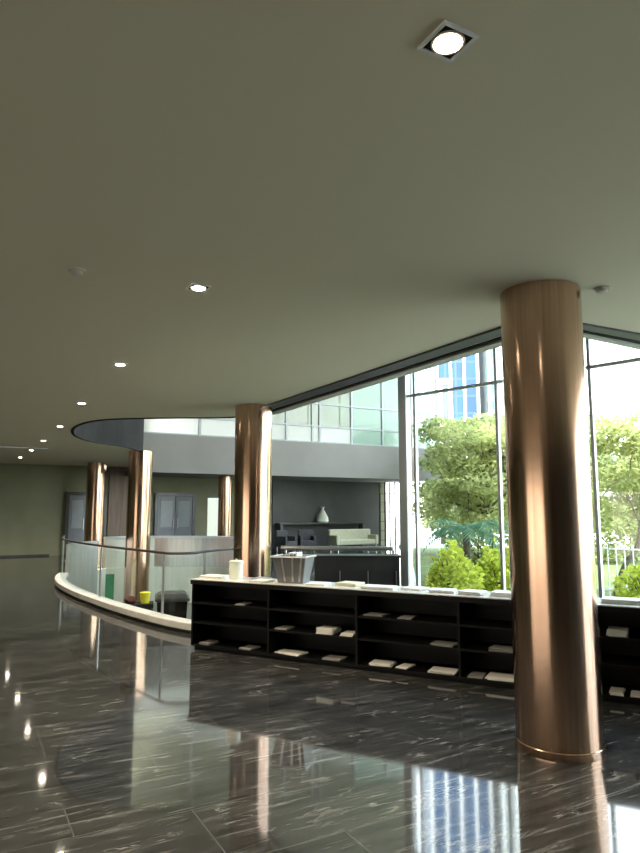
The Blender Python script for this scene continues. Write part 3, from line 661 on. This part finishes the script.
def shrub(p, label, seed, rx, h, mat, n, size):
    rng = random.Random(seed); t = thing('shrub', label, 'shrub', (p[0], p[1], -.12), 0, 'shrubs outside the glass wall')
    for i in range(7):
        a = rng.uniform(0, 2*PI); obj('stem', tube(B(), [(0,0,0), (rx*.25*math.cos(a), rx*.25*math.sin(a), h*.5), (rx*.6*math.cos(a), rx*.6*math.sin(a), h*.85)], [.02,.015,.008], 6), 'bark', t, smooth=True)
    def fn():
        while True:
            d = Vector((rng.uniform(-1,1), rng.uniform(-1,1), rng.uniform(0,1)))
            if .4 < d.length < 1: break
        an = math.atan2(d.y, d.x); k = 1+.45*noise.noise(Vector((math.cos(an)*1.6, math.sin(an)*1.6, d.z*2.2+seed)))
        return Vector((d.x*rx*k, d.y*rx*k, d.z*h*k+.05))
    obj('foliage', leaves(n, fn, size, rng), mat, t)
shrub((2.42, 12.3), 'bright lime-green shrub just outside the glass wall, beside the white mullion', 21, .56, .98, 'leaf2', 2600, .065)
shrub((3.45, 12.9), 'bright lime-green shrub just outside the glass wall, beside the nearest column', 22, .50, .9, 'leaf2', 2000, .065)
shrub((5.25, 10.6), 'lime-green shrub outside at the foot of the curving dark trunk', 23, .55, .8, 'leaf2', 1800, .06)
def hedge(p, q, h, w, label, seed, mat, n, size):
    rng = random.Random(seed); p, q = Vector((*p, 0)), Vector((*q, 0)); t = thing('hedge', label, 'hedge', (p.x, p.y, -.12), 0); d = q-p; sd = Vector((-d.y, d.x, 0)).normalized()
    for i in range(9): b = d*(i+.5)/9; obj('stem', tube(B(), [b, b+Vector((.05, 0, h*.5)), b+Vector((0, .05, h*.85))], [.05, .04, .02], 6), 'bark', t, smooth=True)
    def fn():
        k = rng.random(); hh = h*(.86+.14*noise.noise(Vector((k*14, seed, 0)))*2); return d*k + sd*rng.uniform(-w, w) + Vector((0, 0, rng.uniform(.02, hh)))
    obj('foliage', leaves(n, fn, size, rng), mat, t)
hedge((4.2, 21.0), (19, 21.6), 1.9, .45, 'long clipped hedge closing the garden behind the trees', 41, 'leaf3', 16000, .085)
def palm(p, label, seed, hgt, L, nf):
    rng = random.Random(seed); t = thing('palm', label, 'palm', (p[0], p[1], -.12), 0)
    obj('trunk', tube(B(), [(0,0,0), (.02,0,hgt*.5), (0,0,hgt)], [.09,.075,.08], 10), 'bark', t, smooth=True)
    for i in range(nf):
        an = 2*PI*i/nf + rng.uniform(-.2,.2); up = rng.uniform(.15, .8); V, Fc = [], []
        pts = [Vector((math.cos(an)*L*s*(1-.15*s), math.sin(an)*L*s*(1-.15*s), hgt + L*(up*s - (.55+.3*up)*s*s))) for s in [j/14 for j in range(15)]]
        side = Vector((-math.sin(an), math.cos(an), 0))
        for j in range(1, 15):
            w = L*.26*math.sin(PI*min(1, j/14*.9+.08))
            for sg in (-1, 1):
                k0 = len(V); d = (pts[j]-pts[j-1]).normalized(); tip = pts[j]+side*sg*w+d*w*.6-Vector((0,0,w*.35))
                V += [pts[j-1], pts[j-1].lerp(pts[j], .75), tip]; Fc.append((k0, k0+1, k0+2))
        obj('frond', (V, [], Fc), 'palm', t)
palm((3.3, 14.9), 'dark green palm outside behind the lime shrubs', 31, 1.25, 1.3, 18)
# fence along the planting
ft = thing('garden_fence', 'thin pale metal fence outside behind the shrubs', 'fence', (0,0,-.12))
fa, fb2 = Vector((3.9, 13.6)), Vector((9.0, 9.6)); dv = (fb2-fa)
for z in (.25, 1.0): obj('rail', bar(B(), (fa.x, fa.y, z), (fb2.x, fb2.y, z), .03, .03), 'frame', ft)
nn = 44
for i in range(nn+1):
    q = fa+dv*i/nn; obj('picket', box(B(), q.x-.009, q.x+.009, q.y-.009, q.y+.009, 0, 1.08), 'frame', ft)
def tower(name, cx, cy, w, d, h, rz, mat, label):
    t = thing(name, label, 'building', (cx, cy, -.12), rz, 'buildings beyond the trees')
    obj('facade', box(B(), -w/2, w/2, -d/2, d/2, 0, h), mat, t)
    bm = B(); box(bm, -w/2-.15, w/2+.15, -d/2-.15, d/2+.15, h, h+.8); obj('roof_edge', bm, 'frame', t)
    bm = B()
    for i in range(5): x = -w/2+w*i/4; box(bm, x-.25, x+.25, -d/2-.3, -d/2, 0, h)
    obj('pier', bm, 'frame', t)
tower('glass_tower', 25.9, 132, 10.5, 14, 75, -.05, 'towerb', 'tall blue glass tower beyond the trees')
tower('pale_tower', 34.6, 128, 4.6, 12, 75, 0, 'towerw', 'slim pale tower with teal bands beside the blue glass tower')
tower('grey_block', 15.8, 96, 5.2, 10, 19.5, 0, 'towerg', 'grey gridded office block left of the blue glass tower')
tower('low_building', 30, 60, 40, 8, 6.0, -.3, 'towerp', 'low pale building far behind the garden trees')

# ------------------------------------------------------------------ sky, camera, view
W = bpy.data.worlds.new('sky'); S.world = W; W.use_nodes = True; nt = W.node_tree
bg = nt.nodes['Background']; tc = nt.nodes.new('ShaderNodeTexCoord'); sp = nt.nodes.new('ShaderNodeSeparateXYZ'); rp = nt.nodes.new('ShaderNodeValToRGB')
nt.links.new(tc.outputs['Generated'], sp.inputs[0]); nt.links.new(sp.outputs['Z'], rp.inputs['Fac']); nt.links.new(rp.outputs['Color'], bg.inputs['Color'])
rp.color_ramp.elements[0].position = 0; rp.color_ramp.elements[0].color = (1, 1, .98, 1)
rp.color_ramp.elements[1].position = .8; rp.color_ramp.elements[1].color = (.70, .84, 1, 1)
bg.inputs['Strength'].default_value = 2.6
sl = bpy.data.lights.new('sun', 'SUN'); sl.energy = 4.0; sl.angle = math.radians(1); sl.color = (1, .95, .84)
so = bpy.data.objects.new('sun', sl); COL.objects.link(so); so.rotation_euler = Vector((.42, .62, -1.0)).to_track_quat('-Z', 'Y').to_euler()

cam = bpy.data.cameras.new('camera'); co = bpy.data.objects.new('camera', cam); COL.objects.link(co); S.camera = co
co.location = (0, 0, 1.6); co.rotation_euler = (PI/2 + math.radians(7.32), 0, 0)
cam.sensor_fit = 'HORIZONTAL'; cam.sensor_width = 36; cam.lens = 36*650/640; cam.clip_end = 1000
S.view_settings.view_transform = 'Standard'; S.view_settings.look = 'None'; S.view_settings.gamma = 1; S.view_settings.use_curve_mapping = False
S.view_settings.exposure = 1.72
S.cycles.use_denoising = True; S.cycles.max_bounces = 10; S.cycles.diffuse_bounces = 5; S.cycles.glossy_bounces = 5; S.cycles.transparent_max_bounces = 16
S.cycles.sample_clamp_indirect = 6; S.cycles.caustics_reflective = False; S.cycles.caustics_refractive = False
